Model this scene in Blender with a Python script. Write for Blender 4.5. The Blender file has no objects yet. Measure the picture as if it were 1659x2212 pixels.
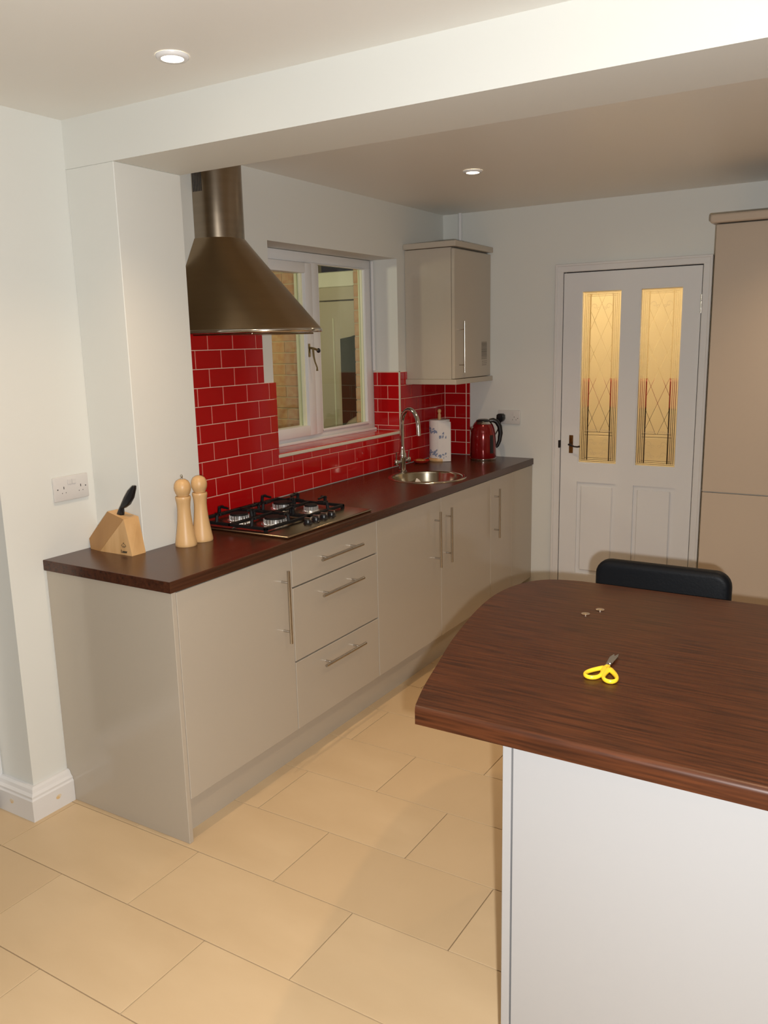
import bpy, bmesh, math, random
from mathutils import Vector, Matrix
random.seed(7)
S = bpy.context.scene
COL = S.collection

# ---------------------------------------------------------------- camera
CAM = Vector((2.5005, -1.7984, 1.6277))
YAW, PIT, ROL, FPX = .5517, -.1998, -.0217, 1811.35
cy, sy, cp, sp = math.cos(YAW), math.sin(YAW), math.cos(PIT), math.sin(PIT)
FWD = Vector((-sy*cp, cy*cp, sp)); r0 = Vector((cy, sy, 0)); u0 = r0.cross(FWD)
RGT = r0*math.cos(ROL)+u0*math.sin(ROL); UPV = -r0*math.sin(ROL)+u0*math.cos(ROL)
cd = bpy.data.cameras.new('camera'); cam = bpy.data.objects.new('camera', cd); COL.objects.link(cam)
cam.matrix_world = Matrix(((RGT.x, UPV.x, -FWD.x, CAM.x), (RGT.y, UPV.y, -FWD.y, CAM.y), (RGT.z, UPV.z, -FWD.z, CAM.z), (0, 0, 0, 1)))
cd.sensor_fit = 'VERTICAL'; cd.sensor_height = 36; cd.sensor_width = 27
cd.lens = FPX/2212*36; cd.clip_start = .05; cd.clip_end = 60
S.camera = cam
# ---------------------------------------------------------------- world, flash, exposure
w = bpy.data.worlds.new('night'); S.world = w; w.use_nodes = True
w.node_tree.nodes['Background'].inputs[0].default_value = (.02, .025, .04, 1)
w.node_tree.nodes['Background'].inputs[1].default_value = .3
S.view_settings.view_transform = 'Standard'; S.view_settings.look = 'None'
S.view_settings.gamma = 1; S.view_settings.use_curve_mapping = False
S.view_settings.exposure = 0.0
FLASH_W, DOWN_W, HALL_W = 222, 33, 36
fl = bpy.data.lights.new('camera_flash', 'SPOT'); fo = bpy.data.objects.new('camera_flash', fl); COL.objects.link(fo)
fl.energy = FLASH_W; fl.color = (1, 1, .99); fl.spot_size = math.radians(140); fl.spot_blend = .5; fl.shadow_soft_size = .012
fo.location = CAM+RGT*.045-UPV*.05-FWD*.0
fo.rotation_euler = (-FWD).to_track_quat('Z', 'Y').to_euler()

# ---------------------------------------------------------------- materials
def mat(name, col, rough=.5, metal=0., noise=None, bump=None, coat=0., spec=.5, emit=None):
    m = bpy.data.materials.new(name); m.use_nodes = True; nt = m.node_tree; b = nt.nodes['Principled BSDF']
    b.inputs['Base Color'].default_value = (*col, 1); b.inputs['Roughness'].default_value = rough
    b.inputs['Metallic'].default_value = metal; b.inputs['Coat Weight'].default_value = coat
    b.inputs['Specular IOR Level'].default_value = spec
    tc = nt.nodes.new('ShaderNodeTexCoord')
    if noise:   # (scale xyz, colour2, detail, contrast lo, hi)
        sc, c2, lo, hi = noise
        mp = nt.nodes.new('ShaderNodeMapping'); mp.inputs['Scale'].default_value = sc
        nz = nt.nodes.new('ShaderNodeTexNoise'); nz.inputs['Scale'].default_value = 1; nz.inputs['Detail'].default_value = 5
        rp = nt.nodes.new('ShaderNodeValToRGB'); rp.color_ramp.elements[0].position = lo; rp.color_ramp.elements[1].position = hi
        rp.color_ramp.elements[0].color = (*col, 1); rp.color_ramp.elements[1].color = (*c2, 1)
        nt.links.new(tc.outputs['Object'], mp.inputs[0]); nt.links.new(mp.outputs[0], nz.inputs['Vector'])
        nt.links.new(nz.outputs['Fac'], rp.inputs[0]); nt.links.new(rp.outputs[0], b.inputs['Base Color'])
    if bump:
        sc, st = bump
        mp = nt.nodes.new('ShaderNodeMapping'); mp.inputs['Scale'].default_value = sc
        nz = nt.nodes.new('ShaderNodeTexNoise'); nz.inputs['Scale'].default_value = 1; nz.inputs['Detail'].default_value = 3
        bp = nt.nodes.new('ShaderNodeBump'); bp.inputs['Strength'].default_value = st; bp.inputs['Distance'].default_value = .002
        nt.links.new(tc.outputs['Object'], mp.inputs[0]); nt.links.new(mp.outputs[0], nz.inputs['Vector'])
        nt.links.new(nz.outputs['Fac'], bp.inputs['Height']); nt.links.new(bp.outputs[0], b.inputs['Normal'])
    if emit:
        b.inputs['Emission Color'].default_value = (*emit[0], 1); b.inputs['Emission Strength'].default_value = emit[1]
    return m
def g(n): return (n, n, n)
M = dict(
 wall=mat('white_paint', (.70, .705, .665), .6, bump=((60, 60, 60), .08)),
 ceil=mat('ceiling_paint', (.80, .785, .735), .42, bump=((50, 50, 50), .08)),
 gloss=mat('white_gloss_paint', (.74, .74, .74), .3),
 skirt=mat('skirting_paint', (.72, .71, .70), .35),
 stain=mat('knot_stain', (.70, .50, .25), .4, noise=((60, 60, 60), (.72, .66, .55), .4, .6)),
 cream=mat('cream_gloss', (.475, .42, .345), .16, bump=((4, 4, 4), .02)),
 carc=mat('cream_carcass', (.50, .45, .37), .4),
 whitep=mat('white_gloss_panel', (.37, .37, .375), .3),
 tall=mat('taupe_gloss', (.46, .38, .30), .2),
 gap=mat('dark_gap', (.03, .028, .03), .7),
 floor=mat('floor_tile', (.585, .43, .255), .38, noise=((2.2, 5, 3), (.655, .495, .305), .3, .7), spec=.35),
 floor2=mat('floor_tile_light', (.615, .455, .275), .38, noise=((3, 2, 3), (.565, .415, .245), .3, .7), spec=.35),
 grout=mat('floor_grout', (.30, .25, .20), .8),
 red=mat('red_glaze', (.43, .006, .007), .08, spec=.32),
 redsill=mat('red_sill_glaze', (.50, .02, .015), .10, noise=((9, 3, 2), (.60, .08, .06), .4, .75)),
 wgrout=mat('wall_grout', (.86, .62, .50), .8),
 topY=mat('walnut_laminate_counter', (.036, .013, .0065), .27, noise=((90, 3, 90), (.082, .026, .012), .3, .72), bump=((200, 8, 200), .05)),
 topX=mat('walnut_laminate_bar', (.034, .0105, .0042), .38, spec=.32, noise=((7, 130, 130), (.090, .0265, .0088), .34, .68), bump=((8, 200, 200), .05)),
 steel=mat('brushed_steel', (.35, .265, .17), .33, 1., noise=((3, 3, 60), (.33, .25, .16), .3, .7)),
 chrome=mat('chrome', (.62, .60, .56), .12, 1.),
 steelc=mat('chimney_steel', (.36, .30, .23), .27, 1., noise=((3, 3, 60), (.33, .275, .21), .3, .7)),
 hobst=mat('hob_steel', (.36, .29, .21), .26, 1.),
 sinkst=mat('sink_steel', (.55, .50, .40), .16, 1.),
 bright=mat('bright_aluminium', (.85, .85, .84), .22, .9),
 bar=mat('handle_steel', (.52, .49, .45), .22, 1.),
 iron=mat('cast_iron', (.005, .005, .006), .6, spec=.25),
 black=mat('black_plastic', (.010, .010, .012), .3),
 leather=mat('black_leather', (.004, .005, .007), .5, spec=.14, bump=((160, 160, 160), .2)),
 beech=mat('beech_wood', (.60, .36, .15), .4, noise=((40, 40, 5), (.68, .44, .21), .3, .7)),
 bamboo=mat('block_wood', (.55, .31, .12), .42, noise=((30, 12, 3), (.68, .42, .19), .35, .65)),
 bamboo2=mat('block_wood_shaded', (.36, .18, .055), .42, noise=((12, 12, 3), (.42, .22, .07), .35, .65)),
 plastic=mat('white_plastic', (.62, .60, .58), .3),
 ketred=mat('kettle_red', (.20, .004, .006), .14, .3, coat=.4),
 paper=mat('paper_towel', (.74, .70, .67), .9, bump=((120, 120, 120), .5)),
 print=mat('blue_print', (.22, .26, .38), .9),
 yellow=mat('yellow_plastic', (.90, .62, .03), .3),
 coin=mat('coin_metal', (.75, .62, .50), .25, 1.),
 bronze=mat('aged_brass', (.16, .07, .02), .35, .9, noise=((40, 5, 20), (.30, .15, .04), .4, .65)),
 wire=mat('black_iron', (.03, .022, .02), .4, .6),
 brass=mat('window_brass', (.30, .24, .12), .3, .9),
 ink=mat('dark_ink', (.05, .04, .025), .7),
 greyink=mat('grey_ink', (.13, .11, .09), .7),
 brick=mat('brick', (.60, .29, .13), .85, noise=((25, 25, 25), (.66, .40, .20), .35, .65), bump=((90, 90, 90), .5)),
 mortar=mat('mortar', (.62, .48, .27), .9),
 upvc=mat('cream_pvc', (.80, .78, .55), .35),
 header=mat('header_pvc', (.90, .88, .66), .4),
 upvcd=mat('cream_door', (.54, .47, .31), .4),
 soffit=mat('soffit_brown', (.16, .09, .04), .7),
 darkg=mat('dark_glazing', (.035, .045, .025), .08),
 concrete=mat('path_concrete', (.25, .23, .2), .9),
 hall=mat('hall_paint', (.80, .70, .50), .7),
 hallred=mat('hall_red_wood', (.22, .02, .015), .4),
 halldark=mat('hall_dark_wood', (.05, .03, .025), .4),
 rub=mat('red_rubber', (.40, .02, .01), .4),
 frostlight=mat('etched_white', (.62, .55, .42), .5),
 sealant=mat('sealant_cream', (.66, .62, .52), .5),
)
def glassmat(name, tint, refl_boost=1.0):
    m = bpy.data.materials.new(name); m.use_nodes = True; nt = m.node_tree; nt.nodes.clear()
    o = nt.nodes.new('ShaderNodeOutputMaterial'); mx = nt.nodes.new('ShaderNodeMixShader')
    t = nt.nodes.new('ShaderNodeBsdfTransparent'); t.inputs[0].default_value = (*tint, 1)
    gl = nt.nodes.new('ShaderNodeBsdfGlossy'); gl.inputs['Roughness'].default_value = .01; gl.inputs['Color'].default_value = (1, 1, 1, 1)
    f = nt.nodes.new('ShaderNodeFresnel'); f.inputs[0].default_value = 1.5
    mm = nt.nodes.new('ShaderNodeMath'); mm.operation = 'MULTIPLY'; mm.inputs[1].default_value = refl_boost
    ge = nt.nodes.new('ShaderNodeNewGeometry'); io = nt.nodes.new('ShaderNodeMath'); io.operation = 'MULTIPLY_ADD'
    io.inputs[1].default_value = -.8333; io.inputs[2].default_value = 1.5
    nt.links.new(ge.outputs['Backfacing'], io.inputs[0]); nt.links.new(io.outputs[0], f.inputs[0])
    nt.links.new(f.outputs[0], mm.inputs[0]); nt.links.new(mm.outputs[0], mx.inputs[0])
    nt.links.new(t.outputs[0], mx.inputs[1]); nt.links.new(gl.outputs[0], mx.inputs[2]); nt.links.new(mx.outputs[0], o.inputs[0])
    return m
M['glass'] = glassmat('window_glass', (.965, .98, .92), .9)
M['clear'] = glassmat('etched_clear_glass', (.95, .90, .80), 2.0)
def frosted(hw):
    """frosted glass with clear bands near both sides and crossing clear lines between them (etched pattern)"""
    m = bpy.data.materials.new('frosted_glass'); m.use_nodes = True; nt = m.node_tree; nt.nodes.clear(); N = nt.nodes.new; K = nt.links.new
    o = N('ShaderNodeOutputMaterial')
    tr = N('ShaderNodeBsdfTranslucent'); tr.inputs[0].default_value = (.92, .84, .66, 1)
    df = N('ShaderNodeBsdfDiffuse'); df.inputs[0].default_value = (.50, .40, .25, 1)
    gl = N('ShaderNodeBsdfGlossy'); gl.inputs['Roughness'].default_value = .35; gl.inputs[0].default_value = (.8, .8, .8, 1)
    m1 = N('ShaderNodeMixShader'); m1.inputs[0].default_value = .30
    m2 = N('ShaderNodeMixShader'); m2.inputs[0].default_value = .05
    K(tr.outputs[0], m1.inputs[1]); K(df.outputs[0], m1.inputs[2]); K(m1.outputs[0], m2.inputs[1]); K(gl.outputs[0], m2.inputs[2])
    tp = N('ShaderNodeBsdfTransparent'); tp.inputs[0].default_value = (.88, .84, .76, 1)
    g2 = N('ShaderNodeBsdfGlossy'); g2.inputs['Roughness'].default_value = .02
    m3 = N('ShaderNodeMixShader'); m3.inputs[0].default_value = .06; K(tp.outputs[0], m3.inputs[1]); K(g2.outputs[0], m3.inputs[2])
    tc = N('ShaderNodeTexCoord'); sp = N('ShaderNodeSeparateXYZ'); K(tc.outputs['Object'], sp.inputs[0])
    def ma(op, a, b=None, c=None):
        n = N('ShaderNodeMath'); n.operation = op
        for i, v in enumerate((a, b, c)):
            if v is None: continue
            if isinstance(v, (int, float)): n.inputs[i].default_value = v
            else: K(v, n.inputs[i])
        return n.outputs[0]
    X, Z = sp.outputs['X'], sp.outputs['Z']; ax = ma('ABSOLUTE', X); az = ma('ABSOLUTE', Z)
    mask = None
    for q, wd in ((.008, .0014), (.019, .0020), (.029, .0020), (.039, .0020), (.051, .0042)):
        t = ma('LESS_THAN', ma('ABSOLUTE', ma('SUBTRACT', ax, hw-q)), wd); mask = t if mask is None else ma('MAXIMUM', mask, t)
    inn = ma('LESS_THAN', ax, hw-.054)
    for sg in (1, -1):
        u = ma('ADD', ma('MULTIPLY', X, 2.3*sg), ma('ADD', Z, .3945-.2585))      # a crossing on the centre line at z = 1.27
        u = ma('PINGPONG', u, .093); t = ma('MULTIPLY', ma('LESS_THAN', u, .0032), inn)
        t = ma('MULTIPLY', t, ma('GREATER_THAN', Z, 1.085-1.3945)); mask = ma('MAXIMUM', mask, t)
    mask = ma('MULTIPLY', mask, ma('LESS_THAN', az, .478))
    for q in (.014, .024, .034):     # cross bars of the border
        t = ma('MULTIPLY', ma('LESS_THAN', ma('ABSOLUTE', ma('SUBTRACT', az, .4975-q)), .0013), ma('LESS_THAN', ax, hw-q)); mask = ma('MAXIMUM', mask, t)
    for zz in (1.083, 1.066):
        t = ma('MULTIPLY', ma('LESS_THAN', ma('ABSOLUTE', ma('SUBTRACT', Z, zz-1.3945)), .0014), ma('LESS_THAN', ax, hw-.034)); mask = ma('MAXIMUM', mask, t)
    mx = N('ShaderNodeMixShader'); K(mask, mx.inputs[0]); K(m2.outputs[0], mx.inputs[1]); K(m3.outputs[0], mx.inputs[2]); K(mx.outputs[0], o.inputs[0])
    return m
M['frost'] = frosted(.1165)
for k_ in ('steel', 'steelc'):
    nt_ = M[k_].node_tree; b_ = nt_.nodes['Principled BSDF']; b_.inputs['Anisotropic'].default_value = .25
    tg = nt_.nodes.new('ShaderNodeTangent'); tg.direction_type = 'RADIAL'; tg.axis = 'Z'; nt_.links.new(tg.outputs[0], b_.inputs['Tangent'])
M['lens'] = mat('lamp_lens', (1, .9, .7), .4, emit=((1, .86, .62), 14))

# ---------------------------------------------------------------- helpers
ORG = {}
class MB:
    def __init__(s): s.bm = bmesh.new()
    def box(s, x0, x1, y0, y1, z0, z1, bev=0, seg=1):
        b = s.bm if not bev else bmesh.new()
        vs = [b.verts.new(p) for p in ((x0, y0, z0), (x1, y0, z0), (x1, y1, z0), (x0, y1, z0), (x0, y0, z1), (x1, y0, z1), (x1, y1, z1), (x0, y1, z1))]
        for f in ((3, 2, 1, 0), (4, 5, 6, 7), (0, 1, 5, 4), (1, 2, 6, 5), (2, 3, 7, 6), (3, 0, 4, 7)): b.faces.new([vs[i] for i in f])
        if bev:
            bmesh.ops.bevel(b, geom=b.edges[:], offset=bev, segments=seg, profile=.5, affect='EDGES', clamp_overlap=True)
            s.merge(b)
        return s
    def merge(s, b):
        me = bpy.data.meshes.new('t'); b.to_mesh(me); b.free(); s.bm.from_mesh(me); bpy.data.meshes.remove(me)
    def prism(s, pts, axis, a, b_, bev=0, seg=2):
        # pts 2-D polygon in the two other axes (xyz order), extruded along axis from a to b
        b = bmesh.new() if bev else s.bm
        def P(p, t):
            return {'x': (t, p[0], p[1]), 'y': (p[0], t, p[1]), 'z': (p[0], p[1], t)}[axis]
        A = [b.verts.new(P(p, a)) for p in pts]; B = [b.verts.new(P(p, b_)) for p in pts]; n = len(pts)
        b.faces.new(A[::-1]); b.faces.new(B)
        for i in range(n): b.faces.new((A[i], A[(i+1) % n], B[(i+1) % n], B[i]))
        bmesh.ops.recalc_face_normals(b, faces=b.faces[:])
        if bev:
            ring = [e for e in b.edges if (e.verts[0] in A and e.verts[1] in A) or (e.verts[0] in B and e.verts[1] in B)]
            bmesh.ops.bevel(b, geom=ring, offset=bev, segments=seg, profile=.5, affect='EDGES', clamp_overlap=True)
            s.merge(b)
        return s
    def ring(s, loops, caps=(True, True), close=False):
        V = [[s.bm.verts.new(p) for p in L] for L in loops]; n = len(V[0])
        for a, b in zip(V, V[1:]+([V[0]] if close else [])):
            for i in range(n): s.bm.faces.new((a[i], a[(i+1) % n], b[(i+1) % n], b[i]))
        if not close:
            if caps[0]: s.bm.faces.new(V[0][::-1])
            if caps[1]: s.bm.faces.new(V[-1])
        return s
    def lathe(s, cx, cy_, prof, n=32, caps=(True, True), sx=1, sy_=1):
        return s.ring([[(cx+r*sx*math.cos(2*math.pi*i/n), cy_+r*sy_*math.sin(2*math.pi*i/n), z) for i in range(n)] for r, z in prof], caps)
    def tube(s, pts, rad, n=10, caps=True):
        pts = [Vector(p) for p in pts]; L = []; up = None
        for i, p in enumerate(pts):
            t = (pts[min(i+1, len(pts)-1)]-pts[max(i-1, 0)]).normalized()
            if up is None: up = t.orthogonal().normalized()
            up = (up-t*up.dot(t)).normalized(); v = t.cross(up)
            r_ = rad[i] if isinstance(rad, (list, tuple)) else rad
            L.append([tuple(p+(up*math.cos(2*math.pi*k/n)+v*math.sin(2*math.pi*k/n))*r_) for k in range(n)])
        return s.ring(L, (caps, caps))
    def hull(s, pts):
        b = bmesh.new(); vs = [b.verts.new(p) for p in pts]
        bmesh.ops.convex_hull(b, input=vs); bmesh.ops.dissolve_limit(b, angle_limit=.02, verts=b.verts[:], edges=b.edges[:]); s.merge(b); return s
def link(name, me, org, parent):
    o = bpy.data.objects.new(name, me); COL.objects.link(o)
    po = ORG[parent] if parent else Vector((0, 0, 0))
    if parent: o.parent = parent
    o.location = Vector(org)-po; ORG[o] = Vector(org); return o
def obj(name, mb, m, parent=None, org=None, smooth=None):
    if org is None: org = ORG[parent] if parent else (0, 0, 0)
    bm = mb.bm; bmesh.ops.recalc_face_normals(bm, faces=bm.faces[:])
    bmesh.ops.translate(bm, verts=bm.verts[:], vec=-Vector(org))
    if smooth is not None:
        for f in bm.faces: f.smooth = True
        for e in bm.edges:
            if len(e.link_faces) == 2 and e.calc_face_angle(0) > math.radians(smooth): e.smooth = False
    me = bpy.data.meshes.new(name); bm.to_mesh(me); bm.free()
    me.materials.append(M[m] if isinstance(m, str) else m)
    return link(name, me, org, parent)
def thing(name, label, cat, loc, group=None):
    o = link(name, None, loc, None); o.empty_display_size = .05
    o['label'] = label; o['category'] = cat
    if group: o['group'] = group
    return o
def struct(name, mb, m, smooth=None):
    o = obj(name, mb, m, smooth=smooth); o['kind'] = 'structure'; return o
def sroot(name, loc=(0, 0, 0)):
    o = link(name, None, loc, None); o['kind'] = 'structure'; return o
def B(*a, **k): return MB().box(*a, **k)
def meshpart(name, me, m, org, parent):
    return link(name, me, org, parent)
_boxcache = {}
def tilemesh(w_, h, d, m, bev):
    """tile in local coords: w along x, h along y, front face +z at d, bevelled front edge"""
    k = (round(w_, 4), round(h, 4), round(d, 4), m)
    if k in _boxcache: return _boxcache[k]
    b = bmesh.new(); e = min(bev, w_*.3, h*.3); q = d-e*.42
    L = []
    for (i, z) in ((0, 0), (0, q), (e*.4, d-e*.1), (e, d)):
        L.append([b.verts.new(p) for p in ((i, i, z), (w_-i, i, z), (w_-i, h-i, z), (i, h-i, z))])
    for A, C in zip(L, L[1:]):
        for i in range(4): b.faces.new((A[i], A[(i+1) % 4], C[(i+1) % 4], C[i]))
    b.faces.new(L[-1]); b.faces.new(L[0][::-1])
    me = bpy.data.meshes.new('tile'); b.to_mesh(me); b.free(); me.materials.append(M[m]); _boxcache[k] = me; return me
def tile(name, parent, origin, U, V, w_, h, d, m, bev=.004):
    me = tilemesh(w_, h, d, m, bev); o = bpy.data.objects.new(name, me); COL.objects.link(o)
    U = Vector(U); V = Vector(V); N = U.cross(V)
    o.parent = parent
    o.matrix_local = Matrix(((U.x, V.x, N.x, 0), (U.y, V.y, N.y, 0), (U.z, V.z, N.z, 0), (0, 0, 0, 1)))
    o.location = Vector(origin)-ORG[parent]; return o

# ================================================================ ROOM
L_, H = 3.036, 2.385
XR, YN = 4.6, -4.2
WT = .30   # wall thickness
floor = struct('floor', B(-1.2, XR, YN, L_+2.6, -.12, -.006), 'grout')
py, px_ = .3025, .607
row = 0
for k in range(-9, 11):
    y0 = -.0165+py*k
    if y0 > L_: continue
    off = (.66 if k % 2 else .3635)
    for j in range(-3, 7):
        x0 = off+px_*j; x1 = x0+px_
        a, b_ = max(x0, -.17), min(x1, XR)
        yy1 = min(y0+py, L_)
        if y0 < .0 and a < 0 and y0+py > -.14: pass
        if b_-a < .02 or yy1-y0 < .02: continue
        # only what lies in the room in front of the walls
        if y0 > -.15 and a < 0: a = 0.0
        if b_-a < .02: continue
        tile('tile', floor, (a+.0015, y0+.0015, -.006), (1, 0, 0), (0, 1, 0), b_-a-.003, yy1-y0-.003, .006, random.choice(['floor', 'floor', 'floor2']), .0015)
ceiling = struct('ceiling', B(-.6, XR, YN, L_+2.6, H, H+.1), 'ceil')
# left wall with the window opening (x<0), pier, beam
WY0, WY1, WZ0, WZ1 = 1.308, 2.46, 1.100, 2.090
wl = MB()
XO = -.24
wl.box(XO, 0, -.142, WY0, 0, H); wl.box(XO, 0, WY1, L_, 0, H); wl.box(XO, 0, WY0, WY1, 0, WZ0); wl.box(XO, 0, WY0, WY1, WZ1, H)
wall_left = struct('wall_left', wl, 'wall')
struct('wall_pier', B(0, .236, .237, .541, 0, 2.228, bev=.002), 'wall')
struct('wall_beam', MB().box(0, XR, .237, .541, 2.228, H), 'wall')
# far wall with door opening
DX0, DX1, DZ = .787, 1.549, 1.995
wb = MB().box(-.24, DX0-.032, L_, L_+.12, 0, H).box(DX1+.032, XR, L_, L_+.12, 0, H).box(DX0-.032, DX1+.032, L_, L_+.12, DZ+.032, H)
wall_back = struct('wall_back', wb, 'wall')
struct('wall_right', B(XR, XR+.1, YN, L_+.12, 0, H), 'wall')
struct('wall_front', B(-1.2, XR, YN-.1, YN, 0, H), 'wall')
# patio door beside the end of the left wall
struct('wall_patio', MB().box(-.31, -.17, YN, -3.3, 0, H).box(-.31, -.17, -3.3, -.142, 2.12, H), 'wall')
pd = MB()
for a, b_ in ((-.215, -.142), (-1.75, -1.66), (-3.3, -3.22)): pd.box(-.235, -.170, a, b_, .0, 2.12, bev=.004)
pd.box(-.235, -.17, -3.3, -.142, 2.04, 2.12, bev=.004).box(-.235, -.17, -3.3, -.142, 0, .07, bev=.004)
door2 = struct('door_2', pd, 'gloss')
obj('glass_pane', MB().box(-.206, -.2, -3.22, -.215, .07, 2.04), 'glass', door2)

# skirting with moulded top, wrapping the left wall corner
prof = [(0, 0), (.034, 0), (.034, .078), (.030, .084), (.030, .092), (.022, .100), (.018, .112), (.010, .118), (0, .118)]
m_ = MB()
def sweep(mb, path, prof):
    """path: list of (x,y,nx,ny) outward mitre directions"""
    mb.ring([[(x+nx*p, y+ny*p, z) for p, z in prof] for x, y, nx, ny in path])
sweep(m_, [(-.17, -.142, 0, -1), (0, -.142, 1, -1), (0, -.001, 1, 0)], prof)
sk = struct('baseboard_left', m_, 'skirt')
for loc, ax in (((.0345, -.070, .048), 'x'), ((-.085, -.1765, .050), 'y')):
    mb = MB()
    pts = [(loc[1 if ax == 'x' else 0]+.010*(1+.15*math.sin(2*a+.5))*math.cos(a), loc[2]+.009*math.sin(a)) for a in [i*math.pi/12 for i in range(24)]]
    mb.prism(pts, ax, loc[0]-.001 if ax == 'x' else loc[1]-.0003, loc[0]+.0003 if ax == 'x' else loc[1]+.001)
    o = obj('knot_mark', mb, 'stain', sk); o['label'] = 'yellow knot stain'
m_ = MB(); sweep(m_, [(.615, L_, 0, -1), (DX0-.052, L_, 0, -1)], prof); struct('baseboard_back', m_, 'skirt')
# picture-tight pipe in the far corner
struct('trim_pipe', MB().tube([(.122, L_-.014, 2.17), (.122, L_-.014, H)], .012, 12), 'gloss', smooth=40)

# ---------------------------------------------------------------- red wall tiles
R0, RH, TW = .912, .0776, .1562
TT = .008
gr = MB()
for (a, b_, c, d) in ((.541, 1.233, .912, 1.690), (1.233, 1.3, .912, 1.4552), (1.3, 2.46, .912, 1.098), (2.46, 2.56, .912, 1.4552), (2.56, 3.036, .912, 1.41)):
    gr.box(0, TT-.0022, a, b_, c, d)
obj('wall_grout', gr, 'wgrout', wall_left)
for k in range(10):
    z0 = R0+RH*k; z1 = z0+RH
    if k < 2: iv = [(.541, 3.028, z0, z1)]
    elif k == 2: iv = [(.541, 1.318, z0, z1), (1.318, 2.462, z0, 1.099), (2.462, 3.028, z0, z1)]
    elif k < 6: iv = [(.541, 1.318, z0, z1), (2.462, 3.028, z0, z1)]
    elif k == 6: iv = [(.541, 1.318, z0, z1), (2.462, 2.548, z0, z1)]
    else: iv = [(.541, 1.233, z0, z1)]
    ph = .796 if k % 2 == 0 else .874
    for a, b_, c, d in iv:
        for j in range(-3, 16):
            p, q = ph+TW*j, ph+TW*(j+1)
            p, q = max(p, a), min(q, b_)
            if q-p < .012: continue
            tile('tile', wall_left, (0.0005, p+.0017, c+.0017), (0, 1, 0), (0, 0, 1), q-p-.0031, d-c-.0031, TT+random.uniform(-.0003, .0003), 'red')
# right window reveal (face looking towards -y)
obj('wall_grout', B(-.165, 0.008, WY1-.0055, WY1, 1.116, 1.456), 'wgrout', wall_left)
for k in range(2, 7):
    z0 = max(R0+RH*k, 1.119); z1 = R0+RH*(k+1)
    cuts = [-.17, -.143, .004] if k % 2 == 0 else [-.17, -.072, .004]
    for a, b_ in zip(cuts, cuts[1:]):
        tile('tile', wall_left, (a+.00125, WY1, z0+.00125), (1, 0, 0), (0, 0, 1), b_-a-.0034, z1-z0-.0034, TT, 'red')
obj('tile_trim', MB().box(.005, .0105, WY1-.0085, WY1+.0015, 1.118, 1.460).box(-.16, .0105, WY1-.0085, WY1+.0005, 1.4565, 1.461), 'sealant', wall_left)
# far wall tiles (face looking towards -y)
obj('wall_grout', B(0.0, .180, L_-.0058, L_, .912, 1.40), 'wgrout', wall_back)
for k in range(6):
    z0 = R0+RH*k; z1 = z0+RH
    cuts = [.008, .157] if k % 2 == 0 else [.008, .081, .157]
    if k == 5: z1 = 1.385; cuts = [.008, .085, .157]
    for a, b_ in list(zip(cuts, cuts[1:]))+[(.160, .184)]:
        tile('tile', wall_back, (a+.00125, L_, z0+.00125), (1, 0, 0), (0, 0, 1), b_-a-.0034, z1-z0-.0034, TT, 'red')
# tiled sill
obj('sill_bed', B(-.155, .009, WY0+.001, WY1-.006, 1.0995, 1.1145, bev=.001), 'sealant', wall_left)
for j in range(8):
    a = WY0+.010+j*.1425; b_ = min(a+.1405, WY1-.010)
    tile('sill_tile', wall_left, (-.154, b_, 1.1135), (0, -1, 0), (1, 0, 0), b_-a, .160, .005, 'redsill', .002)

# ---------------------------------------------------------------- window
win = sroot('window_1', (-.2, (WY0+WY1)/2, WZ0))
fr = MB()
FX0, FX1 = -.215, -.170
fr.box(FX0, FX1, WY0, WY0+.07, 1.115, 2.088, bev=.004); fr.box(FX0, FX1, 2.385, WY1-.001, 1.115, 2.088, bev=.006, seg=2)
fr.box(FX0, FX1+.0008, WY0, WY1-.001, 1.115, 1.160, bev=.006, seg=2); fr.box(FX0, FX1+.0008, WY0, WY1-.001, 2.036, 2.0885, bev=.006, seg=2)
fr.box(FX0, FX1+.014, 1.845, 1.912, 1.150, 2.04, bev=.006, seg=2)
fr.box(-.165, -.150, WY0+.001, WY1-.01, 1.116, 1.132, bev=.004)       # lower nose
obj('window_frame', fr, 'gloss', win, smooth=35)
bd = MB()
bd.box(-.185, -.164, 2.372, 2.388, 1.157, 2.038, bev=.005); bd.box(-.185, -.160, 1.910, 2.387, 1.158, 1.172, bev=.004); bd.box(-.185, -.160, 1.910, 2.387, 2.033, 2.040, bev=.003); bd.box(-.185, -.160, 1.910, 1.922, 1.157, 2.03, bev=.004)
obj('glazing_bead', bd, 'gloss', win)
bar_ = MB().box(-.166, -.150, 2.440, 2.452, 1.463, 2.086, bev=.003); obj('frame_moulding', bar_, 'gloss', win)
sa = MB()
SX0, SX1 = -.215, -.150
sa.box(SX0, SX1, WY0+.055, WY0+.115, 1.150, 2.035, bev=.006, seg=2); sa.box(SX0, SX1, 1.785, 1.848, 1.150, 2.035, bev=.006, seg=2)
sa.box(SX0, SX1-.0006, WY0+.055, 1.848, 1.150, 1.205, bev=.006, seg=2); sa.box(SX0, SX1-.0006, WY0+.055, 1.848, 1.982, 2.035, bev=.006, seg=2)
sash = obj('casement_sash', sa, 'gloss', win, smooth=35)
obj('glass_pane', B(-.196, -.190, WY0+.113, 1.787, 1.203, 1.984), 'glass', sash)
obj('glazing_spacer', MB().box(-.212, -.197, 1.773, 1.786, 1.205, 1.982).box(-.188, -.170, 1.776, 1.786, 1.205, 1.982), 'upvc', sash)
obj('glass_pane', B(-.206, -.200, 1.912, 2.386, 1.160, 2.038), 'glass', win)
obj('glazing_spacer', MB().box(-.2145, -.2065, 2.379, 2.3855, 1.160, 2.036).box(-.1995, -.186, 2.377, 2.3855, 1.160, 2.034), 'upvc', win)
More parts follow.
